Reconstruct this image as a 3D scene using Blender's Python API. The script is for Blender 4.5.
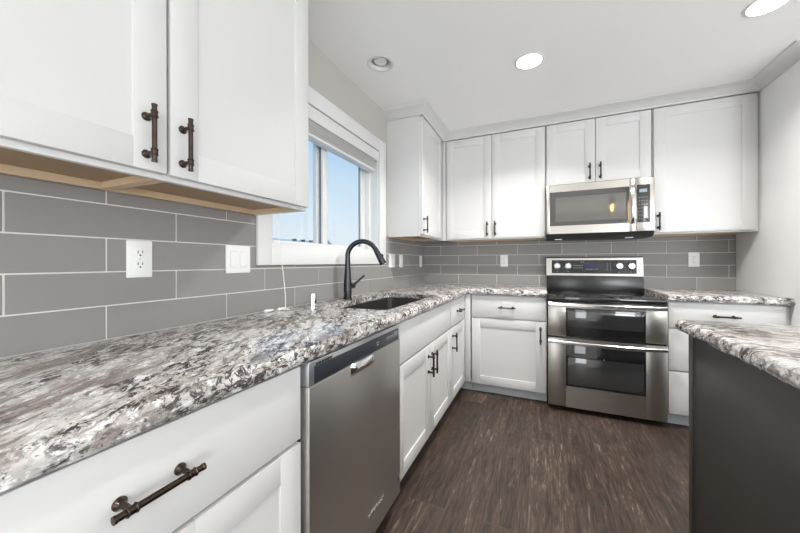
import bpy, bmesh, math, random
from mathutils import Vector, Matrix, noise
random.seed(7)
S = bpy.context.scene
COL = S.collection
PI = math.pi
for o in list(bpy.data.objects): bpy.data.objects.remove(o)

# ------------------------------------------------------------------ camera
cam_d = bpy.data.cameras.new('camera'); cam = bpy.data.objects.new('camera', cam_d); COL.objects.link(cam)
cam_d.sensor_width = 36.0; cam_d.lens = 316.37/800*36; cam_d.clip_start = 0.02
cam_d.shift_x = -2.19/800; cam_d.shift_y = -4.09/800
cam.location = (1.2307, -3.4486, 1.1709)
cam.rotation_euler = (Matrix.Rotation(0.4135, 4, 'Z') @ Matrix.Rotation(PI/2+0.0002, 4, 'X') @ Matrix.Rotation(-0.002, 4, 'Z')).to_euler()
S.camera = cam

# ------------------------------------------------------------------ look, sky, added fill lights
S.view_settings.view_transform = 'Standard'; S.view_settings.look = 'None'
S.view_settings.gamma = 1.0; S.view_settings.use_curve_mapping = False
S.view_settings.exposure = 0.42
w = bpy.data.worlds.new('sky'); S.world = w; w.use_nodes = True
nt = w.node_tree; nt.nodes.clear()
out = nt.nodes.new('ShaderNodeOutputWorld'); bg = nt.nodes.new('ShaderNodeBackground')
tc = nt.nodes.new('ShaderNodeTexCoord'); sep = nt.nodes.new('ShaderNodeSeparateXYZ'); rmp = nt.nodes.new('ShaderNodeValToRGB')
nt.links.new(tc.outputs['Generated'], sep.inputs[0]); nt.links.new(sep.outputs['Z'], rmp.inputs[0])
nt.links.new(rmp.outputs[0], bg.inputs[0]); nt.links.new(bg.outputs[0], out.inputs[0])
cr = rmp.color_ramp
cr.elements[0].position = 0.0; cr.elements[0].color = (0.82, 0.90, 0.95, 1)
cr.elements[1].position = 0.45; cr.elements[1].color = (0.36, 0.61, 0.93, 1)
e = cr.elements.new(0.10); e.color = (0.74, 0.86, 0.95, 1)
e = cr.elements.new(0.22); e.color = (0.60, 0.79, 0.95, 1)
bg.inputs[1].default_value = 0.76

def area(name, loc, rot, sx, sy, power, col):
    d = bpy.data.lights.new(name, 'AREA'); d.shape = 'RECTANGLE'; d.size = sx; d.size_y = sy
    d.energy = power; d.color = col
    o = bpy.data.objects.new(name, d); COL.objects.link(o); o.location = loc; o.rotation_euler = rot
    return o
# added fill lights out of view, tilted up to brighten cabinets and ceiling
area('added_rear_fill', (4.50, -6.96, 1.30), (PI/2+0.25, 0, 0.15), 1.7, 1.9, 105, (0.95, 0.975, 1.0))
area('added_side_fill', (5.46, -3.9, 1.25), (PI/2+0.38, 0, PI/2), 5.0, 1.8, 54, (0.95, 0.975, 1.0))

area('added_aisle_fill', (.66, -6.96, 1.15), (PI/2+0.15, 0, 0), .9, 1.9, 22, (0.95, 0.975, 1.0))  # narrow fill light added out of view to lift the back cabinets

# ------------------------------------------------------------------ material helpers
def mat(name, col=(0.8, 0.8, 0.8), rough=0.5, metal=0.0, spec=0.5, coat=0.0, bump=None, var=None):
    m = bpy.data.materials.new(name); m.use_nodes = True
    n = m.node_tree.nodes; l = m.node_tree.links; b = n['Principled BSDF']
    b.inputs['Base Color'].default_value = (*col, 1); b.inputs['Roughness'].default_value = rough
    b.inputs['Metallic'].default_value = metal; b.inputs['Specular IOR Level'].default_value = spec
    b.inputs['Coat Weight'].default_value = coat
    t = n.new('ShaderNodeTexCoord')
    if var:   # var = (scale, amount)
        nz = n.new('ShaderNodeTexNoise'); nz.inputs['Scale'].default_value = var[0]; nz.inputs['Detail'].default_value = 3
        mx = n.new('ShaderNodeMix'); mx.data_type = 'RGBA'
        mx.inputs[6].default_value = (*[c*(1-var[1]) for c in col], 1); mx.inputs[7].default_value = (*[min(1, c*(1+var[1])) for c in col], 1)
        l.new(t.outputs['Object'], nz.inputs['Vector']); l.new(nz.outputs[0], mx.inputs[0]); l.new(mx.outputs[2], b.inputs['Base Color'])
    if bump:  # bump = (scale, strength)
        nz = n.new('ShaderNodeTexNoise'); nz.inputs['Scale'].default_value = bump[0]; nz.inputs['Detail'].default_value = 4
        bp = n.new('ShaderNodeBump'); bp.inputs['Strength'].default_value = bump[1]; bp.inputs['Distance'].default_value = 0.002
        l.new(t.outputs['Object'], nz.inputs['Vector']); l.new(nz.outputs[0], bp.inputs['Height']); l.new(bp.outputs[0], b.inputs['Normal'])
    return m

def emis(name, col, strength):
    m = bpy.data.materials.new(name); m.use_nodes = True
    b = m.node_tree.nodes['Principled BSDF']; b.inputs['Base Color'].default_value = (*col, 1)
    b.inputs['Emission Color'].default_value = (*col, 1); b.inputs['Emission Strength'].default_value = strength
    return m

def clear(name, tint=(1, 1, 1), fac=0.07):
    m = bpy.data.materials.new(name); m.use_nodes = True; n = m.node_tree.nodes; l = m.node_tree.links; n.clear()
    o = n.new('ShaderNodeOutputMaterial'); t = n.new('ShaderNodeBsdfTransparent'); g = n.new('ShaderNodeBsdfGlossy'); mx = n.new('ShaderNodeMixShader')
    lw = n.new('ShaderNodeLayerWeight'); lw.inputs[0].default_value = 0.5; fr = n.new('ShaderNodeMath'); fr.operation = 'POWER'; fr.inputs[1].default_value = 4.0
    l.new(lw.outputs['Facing'], fr.inputs[0]); fm = n.new('ShaderNodeMath'); fm.operation = 'MULTIPLY_ADD'; fm.inputs[1].default_value = 0.35; fm.inputs[2].default_value = 0.03; l.new(fr.outputs[0], fm.inputs[0])
    t.inputs[0].default_value = (*tint, 1); g.inputs['Roughness'].default_value = 0.02
    l.new(fm.outputs[0], mx.inputs[0]); l.new(t.outputs[0], mx.inputs[1]); l.new(g.outputs[0], mx.inputs[2]); l.new(mx.outputs[0], o.inputs[0])
    return m

def steel(name, col, rough, axis, strength=0.05):
    m = mat(name, col, rough, 1.0); n = m.node_tree.nodes; l = m.node_tree.links; b = n['Principled BSDF']
    t = n.new('ShaderNodeTexCoord'); mp = n.new('ShaderNodeMapping'); nz = n.new('ShaderNodeTexNoise'); mr = n.new('ShaderNodeMapRange')
    sc = [900, 900, 900]; sc[axis] = 6; mp.inputs['Scale'].default_value = sc
    nz.inputs['Scale'].default_value = 1; nz.inputs['Detail'].default_value = 2
    mr.inputs[3].default_value = rough-0.06; mr.inputs[4].default_value = rough+0.10
    bp = n.new('ShaderNodeBump'); bp.inputs['Strength'].default_value = strength; bp.inputs['Distance'].default_value = 0.001
    l.new(t.outputs['Object'], mp.inputs[0]); l.new(mp.outputs[0], nz.inputs['Vector']); l.new(nz.outputs[0], mr.inputs[0])
    l.new(mr.outputs[0], b.inputs['Roughness']); l.new(nz.outputs[0], bp.inputs['Height']); l.new(bp.outputs[0], b.inputs['Normal'])
    return m

M = {}
M['cab'] = mat('white_cabinet_paint', (0.635, 0.632, 0.625), 0.52, var=(3, 0.01))
M['trim'] = mat('white_trim_paint', (0.74, 0.74, 0.735), 0.42, var=(3, 0.01))
M['wall'] = mat('greige_wall_paint', (0.49, 0.475, 0.445), 0.85, bump=(260, 0.15), var=(2, 0.015))
M['wallw'] = mat('pale_wall_paint', (0.80, 0.80, 0.795), 0.7, bump=(260, 0.12), var=(2, 0.01))
M['ceil'] = mat('ceiling_paint', (0.91, 0.91, 0.905), 0.9, bump=(180, 0.2), var=(2, 0.01))
M['bronze'] = mat('dark_bronze', (0.065, 0.049, 0.040), 0.28, 0.95, var=(60, 0.5))
M['maple'] = mat('maple_veneer', (0.52, 0.36, 0.20), 0.5, var=(9, 0.15))
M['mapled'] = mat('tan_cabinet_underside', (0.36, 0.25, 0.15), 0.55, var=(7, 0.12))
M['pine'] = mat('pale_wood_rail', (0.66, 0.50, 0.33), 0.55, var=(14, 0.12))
M['grout'] = mat('light_grout', (0.72, 0.70, 0.67), 0.85, bump=(400, 0.2))
M['plastic'] = mat('white_plastic', (0.86, 0.86, 0.85), 0.3)
M['plasticd'] = mat('slot_black', (0.02, 0.02, 0.02), 0.5)
M['shadowline'] = mat('rocker_edge_grey', (0.55, 0.55, 0.55), 0.5)
M['steel'] = steel('brushed_stainless', (0.43, 0.41, 0.38), 0.30, 0)
M['steely'] = steel('dark_brushed_stainless', (0.60, 0.58, 0.55), 0.36, 2)
M['steelb'] = mat('polished_stainless', (0.74, 0.73, 0.71), 0.16, 1.0)
M['silver'] = mat('silver_trim', (0.62, 0.63, 0.65), 0.28, 0.9)
M['chrome'] = mat('chrome', (0.85, 0.85, 0.86), 0.06, 1.0)
M['bglass'] = mat('black_glass', (0.012, 0.012, 0.013), 0.05, 0, 0.6, coat=0.3)
M['ovenglass'] = mat('smoked_oven_glass', (0.035, 0.035, 0.036), 0.07, 0, 0.9, coat=0.5)
M['mwglass'] = mat('smoked_microwave_glass', (0.075, 0.071, 0.062), 0.06, 0, 0.9, coat=0.6)
M['mwframe'] = mat('dark_microwave_glass', (0.03, 0.029, 0.027), 0.06, 0, 0.7, coat=0.4)
M['blackp'] = mat('black_plastic', (0.018, 0.018, 0.019), 0.4)
M['navyp'] = mat('dark_slate_plastic', (0.024, 0.027, 0.034), 0.34, 0, 0.45)
M['blackm'] = mat('black_enamel', (0.015, 0.015, 0.015), 0.22)
M['burner'] = mat('burner_ring_grey', (0.10, 0.10, 0.10), 0.25)
M['mark'] = mat('pale_marking', (0.55, 0.56, 0.58), 0.5)
M['markd'] = mat('dim_marking', (0.22, 0.22, 0.22), 0.5)
M['badge'] = mat('etched_badge_grey', (0.30, 0.30, 0.29), 0.4, 0.6)
M['gun'] = mat('gunmetal_black', (0.05, 0.052, 0.060), 0.27, 0.9)
M['matteb'] = mat('matte_black', (0.015, 0.015, 0.016), 0.42, 0.3)
M['sink'] = mat('dark_composite', (0.026, 0.024, 0.023), 0.35, var=(300, 0.4))
M['island'] = mat('charcoal_brown_paint', (0.036, 0.035, 0.033), 0.40, var=(5, 0.05))
M['islandd'] = mat('charcoal_frame_paint', (0.055, 0.051, 0.047), 0.4)
M['toe'] = mat('grey_toe_kick', (0.52, 0.54, 0.57), 0.5)
M['blind'] = mat('pale_grey_slats', (0.62, 0.62, 0.61), 0.6, bump=(90, 0.3))
M['cord'] = mat('white_cord', (0.85, 0.84, 0.82), 0.7)
M['led'] = emis('can_light_lens', (1.0, 0.97, 0.92), 9.0)
M['bulboff'] = mat('frosted_bulb', (0.85, 0.85, 0.84), 0.5)
M['display'] = emis('blue_display', (0.02, 0.022, 0.10), 0.06)
M['displayg'] = emis('grey_blue_display', (0.22, 0.27, 0.34), 0.15)
M['filament'] = emis('warm_filament', (1.0, 0.58, 0.22), 60.0)
M['pane'] = clear('window_glass')
M['jar'] = clear('clear_jar_glass', (0.97, 0.97, 0.95))
M['lens'] = mat('frosted_lens', (0.8, 0.8, 0.78), 0.35)
M['roofing'] = mat('frosty_roof_shingle', (0.84, 0.87, 0.90), 0.9, var=(4, 0.08))
M['siding'] = mat('pale_siding', (0.66, 0.68, 0.70), 0.8)
M['ventm'] = mat('roof_vent_grey', (0.10, 0.11, 0.13), 0.7)
M['bounce_carpet'] = mat('added_bounce_carpet', (0.66, 0.63, 0.59), 0.95, bump=(300, 0.6), var=(20, 0.06))
M['snow'] = mat('pale_winter_ground', (0.6, 0.64, 0.68), 0.9, var=(0.3, 0.1))

def tile_mat():
    m = mat('grey_glazed_tile', (0.25, 0.24, 0.23), 0.48, spec=0.3); n = m.node_tree.nodes; l = m.node_tree.links; b = n['Principled BSDF']
    g = n.new('ShaderNodeNewGeometry'); mx = n.new('ShaderNodeMix'); mx.data_type = 'RGBA'
    mx.inputs[6].default_value = (0.255, 0.245, 0.238, 1); mx.inputs[7].default_value = (0.285, 0.275, 0.268, 1)
    l.new(g.outputs['Random Per Island'], mx.inputs[0]); l.new(mx.outputs[2], b.inputs['Base Color'])
    t = n.new('ShaderNodeTexCoord'); nz = n.new('ShaderNodeTexNoise'); nz.inputs['Scale'].default_value = 30
    bp = n.new('ShaderNodeBump'); bp.inputs['Strength'].default_value = 0.05; bp.inputs['Distance'].default_value = 0.002
    l.new(t.outputs['Object'], nz.inputs['Vector']); l.new(nz.outputs[0], bp.inputs['Height']); l.new(bp.outputs[0], b.inputs['Normal'])
    return m
M['tile'] = tile_mat()

def granite(name, ang, seed):
    m = mat(name, (0.6, 0.6, 0.6), 0.12, spec=0.5); n = m.node_tree.nodes; l = m.node_tree.links; b = n['Principled BSDF']
    t = n.new('ShaderNodeTexCoord')
    def vec(scale, rot=ang, off=0.0):
        r = n.new('ShaderNodeMapping'); r.inputs['Rotation'].default_value = (0, 0, rot)
        s = n.new('ShaderNodeMapping'); s.inputs['Scale'].default_value = scale; s.inputs['Location'].default_value = (seed+off, seed*0.7+off, seed*0.3-off)
        l.new(t.outputs['Object'], r.inputs[0]); l.new(r.outputs[0], s.inputs[0]); return s.outputs[0]
    def nz(v, detail=5, rough=0.6, dist=0.0):
        x = n.new('ShaderNodeTexNoise'); x.inputs['Scale'].default_value = 1; x.inputs['Detail'].default_value = detail
        x.inputs['Roughness'].default_value = rough; x.inputs['Distortion'].default_value = dist
        l.new(v, x.inputs['Vector']); return x.outputs[0]
    def ramp(f, a, c, A=0.0, B=1.0):
        x = n.new('ShaderNodeMapRange'); x.interpolation_type = 'SMOOTHSTEP'
        x.inputs[1].default_value = a; x.inputs[2].default_value = c; x.inputs[3].default_value = A; x.inputs[4].default_value = B
        l.new(f, x.inputs[0]); return x.outputs[0]
    def mul(a, c):
        x = n.new('ShaderNodeMath'); x.operation = 'MULTIPLY'; l.new(a, x.inputs[0]); l.new(c, x.inputs[1]); return x.outputs[0]
    def mix(f, a, c):
        x = n.new('ShaderNodeMix'); x.data_type = 'RGBA'; l.new(f, x.inputs[0])
        for k, v in ((6, a), (7, c)):
            if isinstance(v, tuple): x.inputs[k].default_value = (*v, 1)
            else: l.new(v, x.inputs[k])
        return x.outputs[2]
    cloud = nz(vec((6, 3.0, 6)), 5, 0.65, 0.5)
    c = mix(ramp(cloud, 0.38, 0.60), (0.66, 0.645, 0.625), (0.45, 0.42, 0.40))
    wht = nz(vec((60, 34, 60), off=3.1), 4, 0.7, 0.5)
    c = mix(ramp(wht, 0.50, 0.60), c, (0.80, 0.795, 0.79))
    fine = nz(vec((75, 30, 75), off=7.7), 4, 0.7, 0.7)
    c = mix(ramp(fine, 0.52, 0.60, 0, 0.65), c, (0.36, 0.335, 0.315))
    vein = nz(vec((17, 2.6, 19), off=4.4), 7, 0.68, 0.8)
    c = mix(ramp(vein, 0.545, 0.63, 0, 0.8), c, (0.205, 0.165, 0.152))
    mid = nz(vec((26, 8, 28), off=5.0), 7, 0.74, 0.7)
    c = mix(ramp(mid, 0.515, 0.58, 0, 0.85), c, (0.22, 0.195, 0.18))
    blk = nz(vec((52, 22, 56), off=9.0), 6, 0.75, 0.8)
    patch = ramp(nz(vec((8, 3.6, 9), off=1.7), 4, 0.6, 0.5), 0.38, 0.57)
    c = mix(mul(ramp(blk, 0.495, 0.55), ramp(patch, 0.0, 0.8, 0.12, 0.95)), c, (0.042, 0.036, 0.036))
    spk = nz(vec((160, 100, 160), off=2.0), 2, 0.5, 0.3)
    c = mix(ramp(spk, 0.64, 0.69, 0, 0.75), c, (0.05, 0.045, 0.05))
    l.new(c, b.inputs['Base Color'])
    return m
M['granite'] = granite('granite_countertop', -0.56, 1.3)
M['granitei'] = granite('granite_island_top', 1.62, 6.1)

def floor_mat():
    m = mat('dark_wood_planks', (0.1, 0.07, 0.05), 0.42, spec=0.35); n = m.node_tree.nodes; l = m.node_tree.links; b = n['Principled BSDF']
    t = n.new('ShaderNodeTexCoord'); mp = n.new('ShaderNodeMapping'); mp.inputs['Rotation'].default_value = (0, 0, PI/2)
    mp.inputs['Location'].default_value = (0.05, 0.10, 0)
    l.new(t.outputs['Object'], mp.inputs[0])
    br = n.new('ShaderNodeTexBrick'); br.inputs['Scale'].default_value = 1; br.inputs['Brick Width'].default_value = 1.22; br.inputs['Row Height'].default_value = 0.182
    br.inputs['Mortar Size'].default_value = 0.0020; br.inputs['Mortar Smooth'].default_value = 0.3; br.offset = 0.325; br.offset_frequency = 2
    br.inputs['Color1'].default_value = (0, 0, 0, 1); br.inputs['Color2'].default_value = (1, 1, 1, 1); br.inputs['Mortar'].default_value = (0.5, 0.5, 0.5, 1)
    l.new(mp.outputs[0], br.inputs['Vector'])
    def nz(scale, detail, rough, dist, wmul):
        s = n.new('ShaderNodeMapping'); s.inputs['Scale'].default_value = scale; l.new(t.outputs['Object'], s.inputs[0])
        x = n.new('ShaderNodeTexNoise'); x.noise_dimensions = '4D'; x.inputs['Scale'].default_value = 1; x.inputs['Detail'].default_value = detail
        x.inputs['Roughness'].default_value = rough; x.inputs['Distortion'].default_value = dist
        k = n.new('ShaderNodeMath'); k.operation = 'MULTIPLY'; k.inputs[1].default_value = wmul; l.new(br.outputs['Color'], k.inputs[0]); l.new(k.outputs[0], x.inputs['W'])
        l.new(s.outputs[0], x.inputs['Vector']); return x.outputs[0]
    g1 = nz((50, 5.0, 1), 8, 0.80, 0.9, 9.0); g2 = nz((13, 2.0, 1), 5, 0.65, 2.2, 7.0); g3 = nz((150, 14, 1), 4, 0.6, 0.2, 4.0)
    ad = n.new('ShaderNodeMath'); ad.operation = 'MULTIPLY_ADD'; ad.inputs[1].default_value = 0.62; l.new(g1, ad.inputs[0])
    a2 = n.new('ShaderNodeMath'); a2.operation = 'MULTIPLY'; a2.inputs[1].default_value = 0.30; l.new(g2, a2.inputs[0]); l.new(a2.outputs[0], ad.inputs[2])
    ad3 = n.new('ShaderNodeMath'); ad3.operation = 'MULTIPLY_ADD'; ad3.inputs[1].default_value = 0.20; l.new(g3, ad3.inputs[0]); l.new(ad.outputs[0], ad3.inputs[2])
    pl = n.new('ShaderNodeMath'); pl.operation = 'MULTIPLY_ADD'; pl.inputs[1].default_value = 0.06; l.new(br.outputs['Color'], pl.inputs[0]); l.new(ad3.outputs[0], pl.inputs[2])
    rp = n.new('ShaderNodeValToRGB'); l.new(pl.outputs[0], rp.inputs[0]); k = rp.color_ramp
    k.elements[0].position = 0.44; k.elements[0].color = (0.022, 0.0155, 0.012, 1)
    k.elements[1].position = 0.70; k.elements[1].color = (0.185, 0.142, 0.112, 1)
    e = k.elements.new(0.53); e.color = (0.036, 0.0252, 0.020, 1)
    e = k.elements.new(0.64); e.color = (0.076, 0.052, 0.039, 1)
    mx = n.new('ShaderNodeMix'); mx.data_type = 'RGBA'; mx.inputs[7].default_value = (0.085, 0.062, 0.048, 1)
    l.new(br.outputs['Fac'], mx.inputs[0]); l.new(rp.outputs[0], mx.inputs[6]); l.new(mx.outputs[2], b.inputs['Base Color'])
    bp = n.new('ShaderNodeBump'); bp.inputs['Strength'].default_value = 0.25; bp.inputs['Distance'].default_value = 0.002
    l.new(g1, bp.inputs['Height']); l.new(bp.outputs[0], b.inputs['Normal'])
    return m
M['floor'] = floor_mat()

# ------------------------------------------------------------------ mesh helpers
class MB:
    def __init__(s): s.bm = bmesh.new(); s.mi = 0
    def _mark(s, n0):
        s.bm.faces.ensure_lookup_table()
        for f in s.bm.faces:
            if not f.tag: f.material_index = s.mi; f.tag = True
        return s
    def box(s, x0, x1, y0, y1, z0, z1, b=0.0, seg=2):
        t = bmesh.new()
        r = bmesh.ops.create_cube(t, size=1.0)
        for v in t.verts:
            v.co = Vector(((x0+x1)/2+v.co.x*abs(x1-x0), (y0+y1)/2+v.co.y*abs(y1-y0), (z0+z1)/2+v.co.z*abs(z1-z0)))
        b = min(b, 0.45*min(abs(x1-x0), abs(y1-y0), abs(z1-z0)))
        if b > 0: bmesh.ops.bevel(t, geom=list(t.edges), offset=b, segments=seg, profile=0.5, affect='EDGES')
        return s.merge(t)
    def merge(s, t, mtx=None):
        if mtx is not None: bmesh.ops.transform(t, matrix=mtx, verts=t.verts)
        me = bpy.data.meshes.new('tmp'); t.to_mesh(me); t.free(); s.bm.from_mesh(me); bpy.data.meshes.remove(me)
        # from_mesh keeps tags cleared
        return s._mark(0)
    def cyl(s, p0, p1, r0, r1=None, n=20, caps=True):
        r1 = r0 if r1 is None else r1
        p0 = Vector(p0); p1 = Vector(p1); d = p1-p0; q = d.to_track_quat('Z', 'Y').to_matrix()
        ra = []; rb = []
        for i in range(n):
            a = 2*PI*i/n; u = q @ Vector((math.cos(a), math.sin(a), 0))
            ra.append(s.bm.verts.new(p0+u*r0)); rb.append(s.bm.verts.new(p1+u*r1))
        for i in range(n):
            j = (i+1) % n; s.bm.faces.new((ra[i], ra[j], rb[j], rb[i]))
        if caps: s.bm.faces.new(ra[::-1]); s.bm.faces.new(rb)
        return s._mark(0)
    def lathe(s, c, prof, axis='Z', n=24):
        # prof: list of (radius, height along axis); axis 'X','Y','Z' or a Vector
        ax = {'X': Vector((1, 0, 0)), 'Y': Vector((0, 1, 0)), 'Z': Vector((0, 0, 1))}[axis] if isinstance(axis, str) else Vector(axis).normalized()
        q = ax.to_track_quat('Z', 'Y').to_matrix(); c = Vector(c); rings = []
        for r, h in prof:
            ring = []
            if r < 1e-6: ring = [s.bm.verts.new(c+ax*h)]
            else:
                for i in range(n):
                    a = 2*PI*i/n; ring.append(s.bm.verts.new(c+q @ Vector((math.cos(a)*r, math.sin(a)*r, h))))
            rings.append(ring)
        for A, B in zip(rings, rings[1:]):
            for i in range(n):
                j = (i+1) % n
                if len(A) == 1 and len(B) == 1: continue
                if len(A) == 1: s.bm.faces.new((A[0], B[j], B[i])) if False else s.bm.faces.new((A[0], B[i], B[j]))
                elif len(B) == 1: s.bm.faces.new((A[i], A[j], B[0]))
                else: s.bm.faces.new((A[i], A[j], B[j], B[i]))
        return s._mark(0)
    def tube(s, pts, r, n=10, caps=True):
        pts = [Vector(p) for p in pts]; rs = r if isinstance(r, (list, tuple)) else [r]*len(pts)
        rings = []; up = None
        for i, p in enumerate(pts):
            d = (pts[min(i+1, len(pts)-1)]-pts[max(i-1, 0)]).normalized()
            if up is None: up = d.orthogonal().normalized()
            up = (up-d*up.dot(d)).normalized(); sd = d.cross(up)
            rings.append([s.bm.verts.new(p+(up*math.cos(2*PI*k/n)+sd*math.sin(2*PI*k/n))*rs[i]) for k in range(n)])
        for A, B in zip(rings, rings[1:]):
            for i in range(n):
                j = (i+1) % n; s.bm.faces.new((A[i], A[j], B[j], B[i]))
        if caps: s.bm.faces.new(rings[0][::-1]); s.bm.faces.new(rings[-1])
        return s._mark(0)
    def prism(s, poly, ax, a, b):
        # poly: 2D points in the plane perpendicular to axis ax (in axis order), extruded from a to b
        def P(p, h):
            if ax == 'X': return (h, p[0], p[1])
            if ax == 'Y': return (p[0], h, p[1])
            return (p[0], p[1], h)
        A = [s.bm.verts.new(P(p, a)) for p in poly]; B = [s.bm.verts.new(P(p, b)) for p in poly]; n = len(poly)
        for i in range(n):
            j = (i+1) % n; s.bm.faces.new((A[i], A[j], B[j], B[i]))
        s.bm.faces.new(A[::-1]); s.bm.faces.new(B)
        return s._mark(0)
    def mesh(s, name, mats):
        bmesh.ops.recalc_face_normals(s.bm, faces=s.bm.faces)
        me = bpy.data.meshes.new(name); s.bm.to_mesh(me); s.bm.free()
        for m in (mats if isinstance(mats, (list, tuple)) else [mats]): me.materials.append(m)
        for p in me.polygons: p.use_smooth = True
        me.set_sharp_from_angle(angle=math.radians(38))
        return me
    def build(s, name, mats, parent=None, label=None):
        """vertices were written in room coordinates; they become local to the thing's root"""
        r = parent
        while r is not None and r.parent is not None: r = r.parent
        if r is not None:
            for v in s.bm.verts: v.co -= Vector(r.location)
        o = bpy.data.objects.new(name, s.mesh(name, mats)); COL.objects.link(o)
        if parent is not None: o.parent = parent
        if label: o['label'] = label
        return o

def thing(name, label, cat, loc=(0, 0, 0), group=None):
    o = bpy.data.objects.new(name, None); COL.objects.link(o); o.location = loc; o.empty_display_size = 0.05
    return tag(o, label, cat, group)
def tag(o, label, cat, group=None):
    o['label'] = label; o['category'] = cat
    if group: o['group'] = group
    return o
def struct(o): o['kind'] = 'structure'; return o

# face frames: 'x' looks towards +x (left run), 'y' looks towards -y (back run)
def fbox(m, face, F, u0, u1, o0, o1, z0, z1, b=0.0):
    """u along the run, o outwards from face plane F"""
    if face == 'x': return m.box(F+min(o0, o1), F+max(o0, o1), u0, u1, z0, z1, b)
    return m.box(u0, u1, F-max(o0, o1), F-min(o0, o1), z0, z1, b)
def fpt(face, F, u, o, z): return Vector((F+o, u, z)) if face == 'x' else Vector((u, F-o, z))

TH = 0.020
def shaker(name, face, F, u0, u1, z0, z1, parent, rail=0.075, label=None):
    m = MB(); b = 0.0014
    fbox(m, face, F, u0, u0+rail, -TH, 0, z0, z1, b); fbox(m, face, F, u1-rail, u1, -TH, 0, z0, z1, b)
    fbox(m, face, F, u0+rail-.0005, u1-rail+.0005, -TH, -.0002, z1-rail, z1, b); fbox(m, face, F, u0+rail-.0005, u1-rail+.0005, -TH, -.0002, z0, z0+rail, b)
    fbox(m, face, F, u0+rail-.003, u1-rail+.003, -TH+.002, -0.0065, z0+rail-.003, z1-rail+.003)
    return m.build(name, M['cab'], parent, label)
def slab(name, face, F, u0, u1, z0, z1, parent, label=None):
    m = MB(); fbox(m, face, F, u0, u1, -TH, 0, z0, z1, 0.002); return m.build(name, M['cab'], parent, label)

def handle_mesh():
    m = MB(); L = 0.142; sp = 0.047
    m.cyl((0, -.035, -L/2), (0, -.035, L/2), 0.0058, n=18)
    for s in (-1, 1):
        z = s*sp
        m.lathe((0, 0, z), [(0, 0), (0.0108, 0), (0.0108, .0025), (.0095, .0038), (.0088, .0055), (.0065, .008), (.0052, .012), (.0050, .033), (0, .034)], axis=(0, -1, 0), n=20)
        m.lathe((0, -.035, z), [(.005, -.008), (.0078, -.008), (.0085, -.006), (.0072, -.0045), (.0072, .0045), (.0085, .006), (.0078, .008), (.005, .008)], axis='Z', n=18)
        m.lathe((0, -.035, s*L/2), [(0, s*.0006), (.0066, 0), (.0066, -s*.004), (.0058, -s*.005)], axis='Z', n=18)
    return m.mesh('handle', M['bronze'])
HM = handle_mesh()
def handle(parent, face, F, u, z, horizontal=False):
    o = bpy.data.objects.new('handle', HM); COL.objects.link(o); o.parent = parent
    r = parent
    while r.parent is not None: r = r.parent
    o.location = fpt(face, F, u, 0, z)-Vector(r.location)
    R = Matrix.Rotation(PI/2 if face == 'x' else 0, 4, 'Z') @ (Matrix.Rotation(PI/2, 4, 'Y') if horizontal else Matrix.Identity(4))
    o.rotation_euler = R.to_euler(); o['label'] = 'dark bronze bar pull on round posts'
    return o

def text(body, size, loc, rot, matl, name, parent, extrude=0.0004, align='CENTER', label=None, shear=0.0):
    c = bpy.data.curves.new(name, 'FONT'); c.body = body; c.size = size; c.extrude = extrude; c.align_x = align; c.align_y = 'CENTER'; c.shear = shear
    t = bpy.data.objects.new(name, c); COL.objects.link(t)
    bpy.context.view_layer.update()
    me = bpy.data.meshes.new_from_object(t.evaluated_get(bpy.context.evaluated_depsgraph_get()))
    bpy.data.objects.remove(t); bpy.data.curves.remove(c)
    me.name = name; me.materials.clear(); me.materials.append(matl)
    o = bpy.data.objects.new(name, me); COL.objects.link(o); o.parent = parent
    r = parent
    while r.parent is not None: r = r.parent
    o.location = Vector(loc)-Vector(r.location); o.rotation_euler = rot
    if label: o['label'] = label
    return o

# ------------------------------------------------------------------ setting
ZC = 0.934       # counter top
CEIL = 2.465
RW = 2.68        # right wall plane
WY0, WY1, WZ0, WZ1 = -2.282, -1.135, 1.245, 2.085   # window opening

m = MB(); m.box(-.14, 5.6, -7.1, .12, -.08, 0); struct(m.build('floor', M['floor']))
m = MB(); m.box(.01, 5.47, -6.97, -4.3, .0005, .012, .004); m.box(3.3, 5.47, -4.3, -.01, .0005, .012, .004); o = struct(m.build('floor', M['bounce_carpet']))  # pale carpet added out of view to bounce light upward
bm = bmesh.new(); ol = [bm.verts.new((x, y, CEIL)) for x, y in ((-.14, -7.1), (5.6, -7.1), (5.6, .12), (-.14, .12))]
OFFC = (.278, -1.620); hl = [bm.verts.new((OFFC[0]+.072*math.cos(2*PI*i/36), OFFC[1]+.072*math.sin(2*PI*i/36), CEIL)) for i in range(36)]
ed = [bm.edges.new((q[i], q[(i+1) % len(q)])) for q in (ol, hl) for i in range(len(q))]
bmesh.ops.triangle_fill(bm, use_beauty=True, edges=ed)
m = MB(); m.merge(bm); m.box(-.14, 5.6, -7.1, .12, CEIL+.11, CEIL+.2)
for x0, x1, y0, y1 in ((-.14, -.1, -7.1, .12), (5.5, 5.6, -7.1, .12), (-.1, 5.5, -7.1, -7.0), (-.1, 5.5, .05, .12)): m.box(x0, x1, y0, y1, CEIL+.0005, CEIL+.1095)
struct(m.build('ceiling', M['ceil']))
m = MB(); m.box(-.14, 0, -7.1, WY0, 0, CEIL); m.box(-.14, 0, WY1, 0, 0, CEIL); m.box(-.14, 0, WY0, WY1, 0, WZ0); m.box(-.14, 0, WY0, WY1, WZ1, CEIL)
struct(m.build('wall_left', M['wall']))
m = MB(); m.box(-.14, 5.6, 0, .12, 0, CEIL); struct(m.build('wall_back', M['wall']))
m = MB(); m.box(RW, RW+.12, -.75, 0, 0, CEIL, .002); struct(m.build('wall_right', M['wallw']))
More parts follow.
